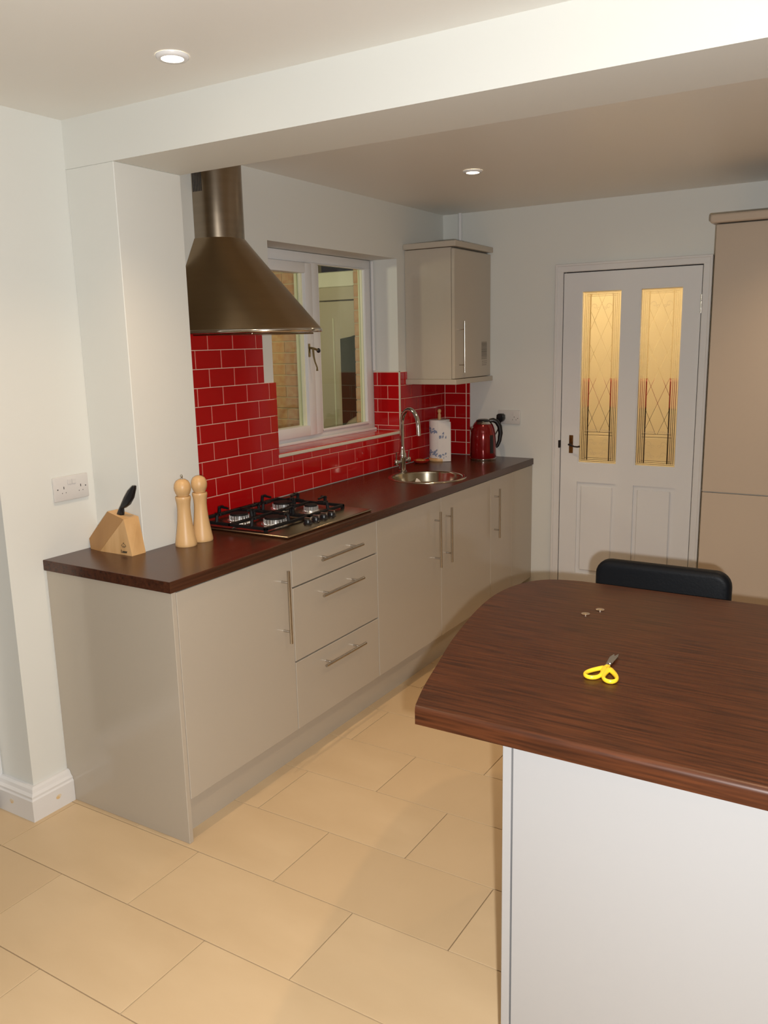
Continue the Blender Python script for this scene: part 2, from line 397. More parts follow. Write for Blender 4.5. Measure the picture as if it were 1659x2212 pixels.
wh = MB().box(-.150, -.146, 1.790, 1.806, 1.560, 1.628, bev=.001)
wh.tube([(-.146, 1.798, 1.606), (-.128, 1.802, 1.604), (-.122, 1.815, 1.600), (-.118, 1.838, 1.592)], .006, 8)
wh.tube([(-.126, 1.800, 1.604), (-.122, 1.800, 1.56), (-.118, 1.803, 1.535), (-.112, 1.812, 1.505), (-.112, 1.812, 1.488)], [.006, .005, .004, .004, .006], 8)
h_ = obj('window_handle', wh, 'brass', sash, smooth=40)
wk = MB(); wk.lathe(0, 0, [(.004, 0), (.011, .004), (.013, .010), (.010, .016), (.004, .019)], 14)
bmesh.ops.rotate(wk.bm, verts=wk.bm.verts[:], cent=(0, 0, 0), matrix=Matrix.Rotation(math.pi/2, 3, 'Y'))
bmesh.ops.translate(wk.bm, verts=wk.bm.verts[:], vec=(-.128, 1.838, 1.592)); o = obj('handle_knob', wk, 'black', sash, smooth=40)

# ---------------------------------------------------------------- outside the window
struct('wall_outside', B(-2.6, -.872, 2.81, 2.95, -.1, 2.6), 'mortar')
wo = bpy.data.objects['wall_outside']
for k in range(18):
    z0 = .90+.075*k
    for j in range(4):
        x1 = -.874-.225*j-(.1125 if k % 2 else 0)+.1125
        x0 = max(x1-.215, -1.75); x1 = min(x1, -.874)
        if x1-x0 < .03: continue
        tile('brick', wo, (x0, 2.81, z0), (1, 0, 0), (0, 0, 1), x1-x0, .066, .008+random.uniform(-.002, .003), 'brick', .003)
jam = struct('wall_outer_leaf', MB().box(-.295, XO, 2.46, 2.80, -.1, 2.6).box(-.285, XO, WY0-1.2, WY0+.02, -.1, 2.6).box(-.285, XO, WY0, 2.46, -.1, 1.08).box(-.285, XO, WY0, 2.46, 2.12, 2.6), 'mortar')
for k in range(15):
    z0 = 1.09+.075*k-.02
    d0 = .106 if k % 2 else .104
    tile('brick', jam, (-.294, 2.46, z0), (1, 0, 0), (0, 0, 1), .053, .066, .007+random.uniform(-.002, .003), 'brick', .003)
struct('trim_soffit', B(-2.6, -.3, 1.0, 2.80, 2.135, 2.2), 'soffit')
struct('floor_outside', B(-3.2, -.42, -1, 4, -.2, -.1), 'concrete')
sd = sroot('door_3', (-.48, 2.86, -.1))
obj('door_header', B(-.872, -.10, 2.765, 2.93, 1.980, 2.074, bev=.004), 'header', sd)
obj('door_frame', MB().box(-.872, -.815, 2.80, 2.90, -.1, 1.99, bev=.003).box(-.872, -.10, 2.80, 2.90, 1.900, 1.99, bev=.003), 'upvcd', sd)
leaf = MB()
leaf.box(-.811, -.14, 2.815, 2.855, -.09, 1.894, bev=.003)
lf = obj('door_leaf', leaf, 'upvcd', sd)
obj('door_moulding', MB().box(-.700, -.690, 2.808, 2.818, .95, 1.79, bev=.003), 'upvc', sd)
pts = [(-.640, 1.075), (-.640, 1.655)]+[(-.640+.34*t, 1.655+.12*t**1.6) for t in (.25, .5, .75, 1)]+[(-.3, 1.24)]+[(-.640+.34*t, 1.075+.165*t**.6) for t in (.85, .7, .5, .3, .12)]
obj('door_glazing', MB().prism(pts, 'y', 2.807, 2.817), 'darkg', sd)

# ---------------------------------------------------------------- glazed door in the far wall
dr = sroot('door_1', ((DX0+DX1)/2, L_, 0))
ar = MB()
for z in (0,):
    ar.box(DX0-.050, DX0-.004, L_-.016, L_+.02, 0, DZ+.046, bev=.004); ar.box(DX1+.004, DX1+.052, L_-.016, L_+.02, 0, DZ+.046, bev=.004)
    ar.box(DX0-.050, DX1+.052, L_-.0165, L_+.02, DZ+.004, DZ+.048, bev=.004)
    ar.box(DX0-.050, DX0-.036, L_-.024, L_, 0, DZ+.048, bev=.003); ar.box(DX1+.038, DX1+.052, L_-.024, L_, 0, DZ+.048, bev=.003); ar.box(DX0-.050, DX1+.052, L_-.0245, L_, DZ+.036, DZ+.050, bev=.003)
    ar.box(DX0-.031, DX0-.004, L_+.0, L_+.12, 0, DZ+.03); ar.box(DX1+.004, DX1+.031, L_+.0, L_+.12, 0, DZ+.03); ar.box(DX0-.031, DX1+.031, L_, L_+.12, DZ+.004, DZ+.031)
obj('door_frame', ar, 'skirt', dr)
DF = L_-.008     # leaf front
dl = MB()
GX = [(.891, 1.125), (1.225, 1.457)]; GZ = (.897, 1.892)
dl.box(DX0, GX[0][0], DF, DF+.04, .008, DZ-.002); dl.box(GX[1][1], DX1, DF, DF+.04, .008, DZ-.002); dl.box(GX[0][1], GX[1][0], DF, DF+.04, .008, DZ-.002)
for a, b_ in GX:
    dl.box(a, b_, DF, DF+.04, GZ[1], DZ-.002); dl.box(a, b_, DF, DF+.04, .785, GZ[0]); dl.box(a, b_, DF, DF+.04, .008, .22)
    dl.box(a, b_, DF+.010, DF+.03, .22, .785)
obj('door_leaf', dl, 'gloss', dr)
for a, b_ in GX: obj('raised_panel', MB().box(a+.022, b_-.022, DF+.001, DF+.012, .242, .763, bev=.008), 'gloss', dr)
for pi, (a, b_) in enumerate(GX):
    bd = MB(); t = .006
    bd.box(a, a+t, DF+.004, DF+.02, *GZ).box(b_-t, b_, DF+.004, DF+.02, *GZ).box(a, b_, DF+.0046, DF+.0195, GZ[0], GZ[0]+t).box(a, b_, DF+.0046, DF+.0195, GZ[1]-t, GZ[1])
    obj('glazing_bead', bd, 'gloss', dr)
    # frosted pane with clear cut lines: frosted areas and clear areas are separate pieces of glass surface
    gp = obj('frosted_pane', B(a, b_, DF+.012, DF+.0135, *GZ), 'frost', dr, org=((a+b_)/2, DF+.0125, (GZ[0]+GZ[1])/2))
    ln = MB(); e0, e1 = DF+.0112, DF+.0119
    w_ = b_-a; cx = (a+b_)/2; z0, z1 = GZ
    def scroll(x, z, s, mir):
        pts = []
        for i in range(15):
            th = i*.42; rr = s*(1-i/17)
            pts.append((x+mir*(rr*math.cos(th)), e0+.0006, z+rr*math.sin(th)))
        ln.tube(pts, .0009, 5)
    for zz in (.965, 1.025, 1.80):
        for mir in (-1, 1):
            scroll(cx+mir*.040, zz, .020, mir); scroll(cx+mir*.020, zz-.012, .012, -mir)
    for mir in (-1, 1):
        for i in range(5): scroll(cx+mir*(.012+.012*i), 1.092+.004*math.sin(i), .006, mir)
    o = obj('etched_scrolls', ln, 'frostlight', dr); o['kind'] = 'stuff'
pl = obj('handle_plate', B(.838, .862, DF-.004, DF, .955, 1.062, bev=.001), 'bronze', dr)
obj('lever', MB().tube([(.850, DF-.002, 1.010), (.850, DF-.042, 1.010), (.862, DF-.050, 1.009), (.885, DF-.050, 1.001), (.905, DF-.050, 1.000), (.920, DF-.048, 1.003)], [.006, .006, .006, .0045, .005, .006], 8), 'wire', dr, smooth=50)
obj('latch_keep', B(DX0-.014, DX0-.002, DF-.012, DF+.004, .985, 1.03, bev=.002), 'wire', dr)
hg = MB()
for k in range(3): hg.tube([(DX1+.002, DF-.004, 1.745+.033*k), (DX1+.002, DF-.004, 1.775+.033*k)], .005, 10)
obj('hinge', hg, 'bar', dr, smooth=40)
# gap round the leaf is real; backing stop coloured dark as its shade
obj('door_stop', MB().box(DX0-.006, DX0+.004, DF+.042, DF+.06, 0, DZ).box(DX1-.004, DX1+.006, DF+.042, DF+.06, 0, DZ).box(DX0, DX1, DF+.042, DF+.06, DZ-.006, DZ+.006), 'gap', dr)
# hall behind the door
struct('wall_hall', MB().box(.2, 2.6, 5.2, 5.3, 0, H).box(.2, .3, L_+.12, 5.2, 0, H).box(2.3, 2.4, L_+.12, 5.2, 0, H), 'hall')
hc = thing('hall_cabinet', 'dark red hall cabinet seen blurred through the glazed door', 'cabinet', (1.2, 4.2, 0))
obj('body', MB().box(.36, 1.75, 4.10, 4.35, 1.14, 1.335, bev=.01), 'hallred', hc)
obj('plinth', MB().box(.38, 1.73, 4.12, 4.33, 0, 1.14, bev=.01), 'halldark', hc)
hl = bpy.data.lights.new('hall_lamp_bulb', 'POINT'); hl.energy = HALL_W; hl.color = (1, .82, .54); hl.shadow_soft_size = .06
ho = bpy.data.objects.new('hall_lamp_bulb', hl); COL.objects.link(ho); ho.location = (1.0, 3.75, 2.15)
pl_ = bpy.data.lights.new('outside_fill_light', 'POINT'); pl_.energy = 16; pl_.color = (1, .93, .70); pl_.shadow_soft_size = .08  # unseen fill light added to brighten the view outside the window
po_ = bpy.data.objects.new('outside_fill_light', pl_); COL.objects.link(po_); po_.location = (-1.15, 1.55, 1.95)

# ================================================================ BASE UNITS
XF = .606
def bar_handle(mb, p0, p1, out, rad=.006, inset=.045):
    p0, p1 = Vector(p0), Vector(p1); d = (p1-p0).normalized(); o = Vector(out)
    mb.tube([p0, p1], rad, 12)
    for q in (p0+d*inset, p1-d*inset): mb.tube([q, q-o], rad*.75, 8)
def vhandle(parent, y, z0=.532, z1=.812, x=XF):
    mb = MB(); bar_handle(mb, (x+.034, y, z0), (x+.034, y, z1), (.034, 0, 0)); return obj('handle', mb, 'bar', parent, smooth=50)
def carcass(y0, y1): return MB().box(.02, XF-.020, y0+.001, y1-.001, .15, .870)
obj_end = obj('end_panel', B(.0, XF, 0, .018, 0, .871, bev=.0012), 'cream')
obj_end['label'] = 'cream end panel closing the near end of the kitchen units'; obj_end['category'] = 'panel'
def unit(label, y0, y1, doors, group='cream base units under the walnut counter'):
    t = thing('base_cabinet', label, 'cabinet', (.3, (y0+y1)/2, 0), group)
    # notch around the pier: carcass stands in front of it
    bx = .24 if y0 < .5 else .012
    cb = MB()
    if 'sink' in label:
        cb.box(bx, XF-.020, y0+.001, y0+.019, .15, .870).box(bx, XF-.020, y1-.019, y1-.001, .15, .870).box(bx, XF-.020, y0+.019, y1-.019, .15, .168).box(bx, bx+.008, y0+.019, y1-.019, .168, .870)
    else: cb.box(bx, XF-.020, y0+.001, y1-.001, .15, .870)
    obj('carcass', cb, 'carc', t)
    for (a, b_, hy) in doors:
        d = obj('door', B(XF-.018, XF, a+.0015, b_-.0015, .153, .868, bev=.0015), 'cream', t)
        if hy: vhandle(d, hy)
    return t
unit('cream base cabinet with one tall handle at the pier end of the counter', .019, .609, [(.019, .609, .547)])
t = thing('drawer_cabinet', 'cream three drawer cabinet below the gas hob', 'cabinet', (.3, .91, 0), 'cream base units under the walnut counter')
obj('carcass', B(.012, XF-.020, .611, 1.212, .15, .870), 'carc', t)
obj('gap_shade_strip', MB().box(XF-.0195, XF-.017, .614, 1.209, .424, .434).box(XF-.0195, XF-.017, .614, 1.209, .720, .730), 'gap', t)  # dark strips put in as the shade between drawer fronts
for z0, z1, hz in ((.153, .4262, .368), (.4318, .7222, .658), (.7278, .868, .803)):
    d = obj('drawer', B(XF-.018, XF, .6115, 1.2115, z0, z1, bev=.0015), 'cream', t)
    mb = MB(); bar_handle(mb, (XF+.034, .762, hz), (XF+.034, 1.055, hz), (.034, 0, 0)); obj('handle', mb, 'bar', d, smooth=50)
unit('cream sink cabinet with two doors and handles side by side', 1.214, 2.414, [(1.214, 1.818, 1.753), (1.818, 2.414, 1.872)])
unit('narrow cream base cabinet with one handle near the glazed door', 2.416, 2.718, [(2.416, 2.718, 2.465)])
fp = obj('filler_panel', B(XF-.018, XF-.001, 2.7205, L_-.001, .153, .868, bev=.0015), 'cream'); fp['label'] = 'plain cream filler panel against the far wall'; fp['category'] = 'panel'
pt = obj('plinth', B(.532, .550, .019, L_-.002, 0, .149), 'cream'); pt['label'] = 'cream plinth strip running under the base units'; pt['category'] = 'plinth'

# worktop with sink cut-out
WT0, WT1 = .872, .910
SKX, SKY, SKR = .361, 2.130, .212
ctr = MB()
bmw = bmesh.new()
outer = [(0.001, -.010), (.6116, -.010), (.6116, L_-.001), (.0085, L_-.001), (.0085, .5425), (.2375, .5425), (.2375, .2355), (.001, .2355)]
ctr.prism(outer, 'z', WT0, WT1, bev=.002, seg=2)
bmesh.ops.delete
# cut sink hole with boolean
wobj = obj('worktop', ctr, 'topY', org=(0.3, 1.5, WT0))
wobj['label'] = 'long dark walnut counter top along the tiled wall'; wobj['category'] = 'worktop'
cut = obj('cutter', MB().lathe(SKX, SKY, [(SKR-.02, .85), (SKR-.02, .95)], 48), 'steel')
md = wobj.modifiers.new('b', 'BOOLEAN'); md.object = cut; md.operation = 'DIFFERENCE'; md.solver = 'EXACT'
dg = bpy.context.evaluated_depsgraph_get(); me2 = bpy.data.meshes.new_from_object(wobj.evaluated_get(dg))
wobj.modifiers.clear(); wobj.data = me2; bpy.data.objects.remove(cut)

# ---------------------------------------------------------------- sink, tap
sk = thing('sink', 'round stainless steel sink bowl set in the walnut counter', 'sink', (SKX, SKY, WT1))
obj('rim', MB().lathe(SKX, SKY, [(SKR, WT1), (SKR, WT1+.002), (SKR-.004, WT1+.005), (SKR-.018, WT1+.005), (SKR-.024, WT1+.002), (SKR-.024, WT1-.0005)], 64, caps=(False, False)), 'sinkst', sk, smooth=60)
obj('bowl', MB().lathe(SKX, SKY, [(SKR-.022, WT1+.001), (SKR-.026, WT1-.01), (SKR-.032, WT1-.12), (SKR-.05, WT1-.155), (.04, WT1-.165), (.03, WT1-.17), (.001, WT1-.17)], 64, caps=(False, False)), 'sinkst', sk, smooth=60)
cl = MB(); cl.box(-.03, .03, -.035, .035, 0, .004, bev=.001)
bmesh.ops.subdivide_edges(cl.bm, edges=cl.bm.edges[:], cuts=2, use_grid_fill=True)
for v in cl.bm.verts: v.co.z += .006*math.sin(v.co.x*90)*math.cos(v.co.y*70)
bmesh.ops.rotate(cl.bm, verts=cl.bm.verts[:], cent=(0, 0, 0), matrix=Matrix.Rotation(.8, 3, 'Y')@Matrix.Rotation(.5, 3, 'Z'))
bmesh.ops.translate(cl.bm, verts=cl.bm.verts[:], vec=(SKX-.102, SKY+.095, WT1-.065))
o = obj('sink_cloth', cl, 'paper', org=(SKX-.102, SKY+.095, WT1-.1)); o['label'] = 'small white scrap of cloth lying inside the round sink'; o['category'] = 'cloth'
TX, TY = .135, 2.255
tp = thing('mixer_tap', 'tall swan neck steel mixer tap behind the round sink', 'tap', (TX, TY, WT1))
obj('body', MB().lathe(TX, TY, [(.026, WT1), (.026, WT1+.004), (.020, WT1+.008), (.019, WT1+.06), (.024, WT1+.075), (.022, WT1+.1), (.014, WT1+.12), (.012, WT1+.14)], 24), 'chrome', tp, smooth=40)
a = .083; dv = Vector((.89, -.46, 0)); pts = [(TX, TY, WT1+.13), (TX, TY, 1.17)]
zc = 1.172
for i in range(1, 16):
    th = math.pi*i/15*1.0
    pts.append((TX+dv.x*a*(1-math.cos(th)), TY+dv.y*a*(1-math.cos(th)), zc+.092*math.sin(th)))
pts.append((pts[-1][0]+dv.x*.004, pts[-1][1]+dv.y*.004, 1.125))
obj('spout', MB().tube(pts, .0115, 14), 'chrome', tp, smooth=50)
for s_ in (-1, 1):
    hy = TY+s_*.062
    arm = obj('arm', MB().tube([(TX, TY+s_*.012, WT1+.058), (TX, hy, WT1+.058)], .010, 12).lathe(TX, hy+s_*.006, [(.011, WT1+.045), (.014, WT1+.050), (.014, WT1+.068), (.010, WT1+.074)], 14), 'chrome', tp, smooth=40)
    obj('lever', MB().tube([(TX, hy+s_*.006, WT1+.07), (TX+.004, hy+s_*.008, WT1+.115)], [.0045, .0035], 8), 'chrome', tp, smooth=40)

# ---------------------------------------------------------------- gas hob
HX0, HX1, HY0, HY1, HZ = .088, .588, .616, 1.206, WT1
hb = thing('gas_hob', 'stainless steel gas hob with black pan supports under the extractor', 'hob', (.34, .91, HZ))
hm = MB(); hm.prism([(HX0, HY0), (HX1, HY0), (HX1, HY1), (HX0, HY1)], 'z', HZ, HZ+.012, bev=.005, seg=2)
obj('hob_plate', hm, 'hobst', hb, smooth=50)
burn = [(.215, .775, .040), (.395, .785, .046), (.225, 1.055, .046), (.375, 1.055, .030)]
for bx, by, br in burn:
    b_ = obj('burner', MB().lathe(bx, by, [(br*1.25, HZ+.011), (br*1.2, HZ+.016), (br, HZ+.018), (br*.98, HZ+.034), (br*.7, HZ+.035)], 28), 'bright', hb, smooth=40)
    fl_ = MB()
    for i in range(20):
        an = 2*math.pi*i/20; fl_.tube([(bx+br*.99*math.cos(an), by+br*.99*math.sin(an), HZ+.019), (bx+br*.99*math.cos(an), by+br*.99*math.sin(an), HZ+.034)], .0026, 6)
    obj('burner_teeth', fl_, 'bright', b_)
    obj('burner_cap', MB().lathe(bx, by, [(br*.92, HZ+.0345), (br*.95, HZ+.037), (br*.88, HZ+.041), (br*.3, HZ+.042)], 28), 'iron', b_, smooth=40)
for (y0, y1, cen) in ((.640, .905, burn[:2]), (.915, 1.165, burn[2:])):
    ps = MB(); x0, x1 = .105, .465; z = HZ+.026; r_ = .0060
    for pa in (((x0, y0), (x1, y0)), ((x1, y0), (x1, y1)), ((x1, y1), (x0, y1)), ((x0, y1), (x0, y0)), ((x0+(x1-x0)/2, y0), (x0+(x1-x0)/2, y1))):
        (ax_, ay_), (bx_, by_) = pa; ps.box(min(ax_, bx_)-r_, max(ax_, bx_)+r_, min(ay_, by_)-r_, max(ay_, by_)+r_, z-.008, z+.004, bev=.002)
    for qx in (x0, x1):
        for qy in (y0, y1): ps.box(qx-.006, qx+.006, qy-.006, qy+.006, HZ+.0105, z+.002)
    for bx, by, br in cen:
        for an, ln_ in ((0, 1), (90, 1), (180, 1), (270, 1)):
            dx, dy = round(math.cos(math.radians(an))), round(math.sin(math.radians(an)))
            hx0, hx1 = (x0, (x0+x1)/2) if bx < (x0+x1)/2 else ((x0+x1)/2, x1)
            ex = hx1 if dx > 0 else (hx0 if dx < 0 else bx); ey = y1 if dy > 0 else (y0 if dy < 0 else by)
            sd_ = min(.052, math.hypot(ex-bx, ey-by)-br*.5); sx_, sy_ = ex-dx*sd_, ey-dy*sd_
            P = [(ex, ey, z), (ex-dx*.004, ey-dy*.004, z+.026), (ex-dx*.014, ey-dy*.014, z+.032), (sx_, sy_, z+.028)]
            ps.tube(P, [.0072, .0068, .006, .005], 6)
            ps.box(ex-dx*.012-.012*abs(dy)-.004, ex-dx*.012+.012*abs(dy)+.004, ey-dy*.012-.012*abs(dx)-.004, ey-dy*.012+.012*abs(dx)+.004, z+.026, z+.036, bev=.002)
    obj('pan_support', ps, 'iron', hb)
for i, ky in enumerate((.838, .893, .948, 1.003)):
    kx = .520
    kn = obj('knob', MB().lathe(kx, ky, [(.019, HZ+.011), (.020, HZ+.014), (.016, HZ+.016), (.0155, HZ+.028), (.014, HZ+.030)], 20), 'black', hb, smooth=40)
    obj('knob_grip', B(kx-.016, kx+.016, ky-.005, ky+.005, HZ+.026, HZ+.037, bev=.002), 'bar', kn)

# ---------------------------------------------------------------- extractor hood
HCY = .944
hd = thing('extractor_hood', 'conical stainless steel chimney hood above the gas hob', 'hood', (0, HCY, 1.67))
def dshape(z, w_, s_, rx, n=40, x0=.001):
    L = [(x0, HCY-w_, z)]+[(max(s_*k/3, x0), HCY-w_, z) for k in (1, 2)]
    L += [(s_+rx*math.cos(t), HCY+w_*math.sin(t), z) for t in [(-math.pi/2+math.pi*i/n) for i in range(n+1)]]
    L += [(max(s_*k/3, x0+.0), HCY+w_, z) for k in (2, 1)]+[(x0, HCY+w_, z)]
    return L
def lerp(a, b_, t): return a+(b_-a)*t
ch = MB(); ch.ring([dshape(z, .100, .062, .080) for z in (2.052, 2.12, 2.2, 2.3, H-.002)])
obj('chimney', ch, 'steelc', hd, smooth=30)
cn = MB(); LL = []
for i in range(9):
    t = i/8; LL.append(dshape(lerp(2.056, 1.688, t), lerp(.103, .300, t), lerp(.062, .004, t), lerp(.083, .496, t)))
cn.ring(LL, caps=(True, False)); obj('canopy', cn, 'steel', hd, smooth=30)
rm = MB(); rm.ring([dshape(1.690, .298, .004, .494), dshape(1.688, .303, .004, .499), dshape(1.682, .3045, .004, .5005), dshape(1.676, .303, .004, .499), dshape(1.674, .297, .004, .493)])
obj('rim', rm, 'chrome', hd, smooth=60)
obj('grease_filter', B(.05, .36, HCY-.2, HCY+.2, 1.668, 1.6745, bev=.002), 'hobst', hd)
vt = MB()
for i in range(6): vt.box(.007+.0085*i, .0115+.0085*i, HCY-.1012, HCY-.0995, 2.235, 2.325)
o = obj('vent_slots', vt, 'gap', hd)
bt = MB()
an = .62; z_ = 1.727; tt = (2.056-z_)/(2.056-1.688); wv, sv, rv = lerp(.103, .300, tt), lerp(.062, .004, tt), lerp(.083, .496, tt)
bx, by = sv+(rv+.001)*math.cos(an), HCY+(wv+.001)*math.sin(an)
for k in range(5):
    a2 = an+.022*(k-2); px2, py2 = sv+(rv+.0008)*math.cos(a2), HCY+(wv+.0008)*math.sin(a2)
    bt.tube([(px2-.001, py2, z_-.002), (px2+.0, py2+.001, z_+.002)], .0017, 6)
obj('logo_mark', bt, 'ink', hd)

# ---------------------------------------------------------------- wall cabinet
wc = thing('wall_cabinet', 'cream wall cabinet with one bar handle beside the window', 'cabinet', (.16, 2.79, 1.38))
CY0, CY1 = 2.545, L_-.002
obj('carcass', B(.002, .300, CY0, CY1, 1.411, 2.138, bev=.001), 'cream', wc)
d = obj('door', B(.302, .321, CY0+.001, CY1-.001, 1.413, 2.130, bev=.0015), 'cream', wc)
mb = MB(); bar_handle(mb, (.355, 2.605, 1.445), (.355, 2.605, 1.735), (.034, 0, 0), .005); obj('handle', mb, 'bar', d, smooth=50)
st = MB(); random.seed(3)
z = 1.617
while z > 1.513:
    h = random.choice([.0016, .0024, .0034]); st.box(.3205, .3212, 2.905, 2.982, z-h, z); z -= h+random.choice([.0016, .0026])
obj('barcode_sticker', st, 'greyink', d)
tx = MB()
for zz in (1.500, 1.489, 1.478):
    y = 2.912
    while y < 2.98: l_ = random.uniform(.005, .012); tx.box(.3205, .3212, y, y+l_, zz, zz+.004); y += l_+.006
obj('sticker_print', tx, 'greyink', d)
obj('cornice', MB().box(.002, .338, CY0-.020, CY1, 2.140, 2.172, bev=.005, seg=2), 'cream', wc)
obj('pelmet', MB().box(.002, .338, CY0-.016, CY1, 1.381, 1.4105, bev=.003, seg=2), 'cream', wc)

# ---------------------------------------------------------------- tall unit on the right
TYF, TX0 = 2.43, 1.717
tl = thing('tall_cabinet', 'tall cream fridge housing cabinet right of the glazed door', 'cabinet', (2.0, 2.72, 0))
obj('carcass', MB().box(TX0+.001, 2.92, TYF+.021, L_-.001, .15, 2.125), 'carc', tl)
for a, b_ in ((TX0, 2.315), (2.318, 2.92)):
    obj('door', B(a, b_, TYF, TYF+.019, .885, 2.122, bev=.0015), 'tall', tl)
    obj('door', B(a, b_, TYF, TYF+.019, .153, .879, bev=.0015), 'tall', tl)
obj('cornice', B(TX0-.026, 2.95, TYF-.028, L_-.001, 2.127, 2.166, bev=.010, seg=3), 'tall', tl)
obj('plinth', B(TX0+.002, 2.92, TYF+.05, TYF+.068, 0, .149), 'tall', tl)

# ---------------------------------------------------------------- peninsula
pn = thing('peninsula_base', 'glossy off white peninsula unit under the breakfast bar', 'cabinet', (2.6, -.1, 0))
obj('side_panel', B(1.893, 1.911, -.386, .20, 0, .8705, bev=.001), 'whitep', pn)
obj('back_panel', B(1.9135, 3.6, -.384, -.366, 0.02, .8705, bev=.0015), 'whitep', pn)
obj('carcass', B(1.914, 3.6, -.365, .20, 0, .870), 'carc', pn)
# breakfast bar top
edge = [(1.722, -.432), (1.690, -.335), (1.655, -.205), (1.620, -.075), (1.592, .055), (1.568, .19), (1.556, .31), (1.560, .40), (1.580, .478), (1.615, .535), (1.665, .566), (1.73, .580)]
def cat(P, n=4):
    out = []
    for i in range(len(P)-1):
        p0, p1, p2, p3 = P[max(i-1, 0)], P[i], P[i+1], P[min(i+2, len(P)-1)]
        for k in range(n):
            t = k/n
            out.append(tuple(.5*((2*p1[j])+(-p0[j]+p2[j])*t+(2*p0[j]-5*p1[j]+4*p2[j]-p3[j])*t*t+(-p0[j]+3*p1[j]-3*p2[j]+p3[j])*t**3) for j in (0, 1)))
    return out+[P[-1]]
poly = cat(edge)+[(3.6, .580), (3.6, -.432)]
bt = MB(); b = bmesh.new()
A = [b.verts.new((x, y, .872)) for x, y in poly]; C_ = [b.verts.new((x, y, .910)) for x, y in poly]; n = len(poly)
b.faces.new(A[::-1]); b.faces.new(C_)
for i in range(n): b.faces.new((A[i], A[(i+1) % n], C_[(i+1) % n], C_[i]))
bmesh.ops.recalc_face_normals(b, faces=b.faces[:])
be = [e for e in b.edges if all(v.co.y < -.43 for v in e.verts) and abs(e.verts[0].co.z-e.verts[1].co.z) < .001 and e.verts[0].co.z > .9]
bmesh.ops.bevel(b, geom=be, offset=.012, segments=5, profile=.5, affect='EDGES')
bt.merge(b)
o = obj('breakfast_bar', bt, 'topX', org=(2.5, .07, .872), smooth=35); o['label'] = 'dark walnut breakfast bar top with a curved end'; o['category'] = 'worktop'

# scissors
sc = thing('scissors', 'small scissors with yellow handles lying on the breakfast bar', 'scissors', (2.0, -.05, .910))
def loop_ring(neck, far, wid, z=.9152):
    n0, f0 = Vector((*neck, z)), Vector((*far, z)); ax = (f0-n0); Ln = ax.length; ax.normalize(); pr = Vector((-ax.y, ax.x, 0))
    n = 28; pts = []; ws = []
    for i in range(n):
        t = 2*math.pi*i/n; u = (1-math.cos(t))/2
        pts.append(n0+ax*(Ln*u)+pr*(wid*math.sin(t)*(.18+.82*u**.8))); ws.append(.0034+.0040*(1-u)**1.2)
    mb = MB(); L = []
    for i in range(n):
        td = (pts[(i+1) % n]-pts[i-1]).normalized(); nn = Vector((-td.y, td.x, 0))
        L.append([tuple(pts[i]+nn*ws[i]*math.cos(a)+Vector((0, 0, 1))*.0048*math.sin(a)) for a in [2*math.pi*q/10 for q in range(10)]])
    return mb.ring(L, close=True)
m1_ = loop_ring((1.9945, -.068), (1.981, -.134), .0215); m1_.tube([(1.9945, -.073, .9148), (1.997, -.052, .9148)], [.005, .0035], 8)
obj('handle', m1_, 'yellow', sc, smooth=60)
m1_ = loop_ring((2.0075, -.070), (2.030, -.137), .0190); m1_.tube([(2.0075, -.075, .9148), (2.001, -.052, .9148)], [.005, .0035], 8)
obj('handle', m1_, 'yellow', sc, smooth=60)
for dx, z in ((-.004, .9135), (.003, .9155)):
    mb = MB(); mb.prism([(1.994+dx*.3, -.058), (2.003+dx*.3, -.056), (2.001+dx, .008), (1.996+dx*1.5, .027), (1.991+dx*1.2, .005)], 'z', z-.0008, z+.0008); obj('blade', mb, 'bar', sc)
obj('pivot_screw', MB().lathe(1.999, -.036, [(.004, .9162), (.004, .9172), (.002, .9178)], 12), 'chrome', sc)
for (x, y, lb) in ((1.838, .286, 'small coin lying nearer the curved end of the bar'), (1.861, .338, 'small coin lying further back towards the black chair')):
    o = obj('coin', MB().lathe(x, y, [(.0105, .9102), (.0118, .9107), (.0118, .9117), (.0105, .9122), (.0095, .9118)], 28), 'coin', org=(x, y, .91), smooth=40); o['label'] = lb; o['category'] = 'coin'; o['group'] = 'coins on the breakfast bar'

# chair behind the bar
chx = 1.937
cr = thing('bar_chair', 'black leather padded chair pushed up behind the breakfast bar', 'chair', (chx, .5, 0))
def rrect(cx, cz, w_, h, r_, n=7):
    P = []
    for (sx_, sz, a0) in ((1, 1, 0), (-1, 1, 90), (-1, -1, 180), (1, -1, 270)):
        for i in range(n): a = math.radians(a0+90*i/(n-1)); P.append((cx+sx_*(w_/2-r_)+r_*math.cos(a), cz+sz*(h/2-r_)+r_*math.sin(a)))
    return P
bk = MB(); P0 = rrect(chx, .793, .395, .33, .045)
bk.prism(P0, 'y', .672, .722, bev=.018, seg=4)
bmesh.ops.transform
o = obj('backrest', bk, 'leather', cr, smooth=50)
obj('seat', MB().prism(rrect(chx, .475, .42, .40, .05), 'z', .585, .645, bev=.02, seg=3), 'leather', cr, smooth=50)
for sx_ in (-1, 1):
    for yy in (.31, .66):
        obj('leg', MB().tube([(chx+sx_*.17, yy, .59), (chx+sx_*.195, yy+(.02 if yy > .5 else -.02), 0)], [.016, .012], 10), 'bar', cr, smooth=50)
    obj('back_support', MB().tube([(chx+sx_*.12, .66, .60), (chx+sx_*.12, .700, .66), (chx+sx_*.12, .700, .72)], .010, 8), 'bar', cr, smooth=50)
obj('footrest', MB().tube([(chx-.185, .30, .25), (chx+.185, .30, .25)], .010, 10), 'bar', cr, smooth=50)

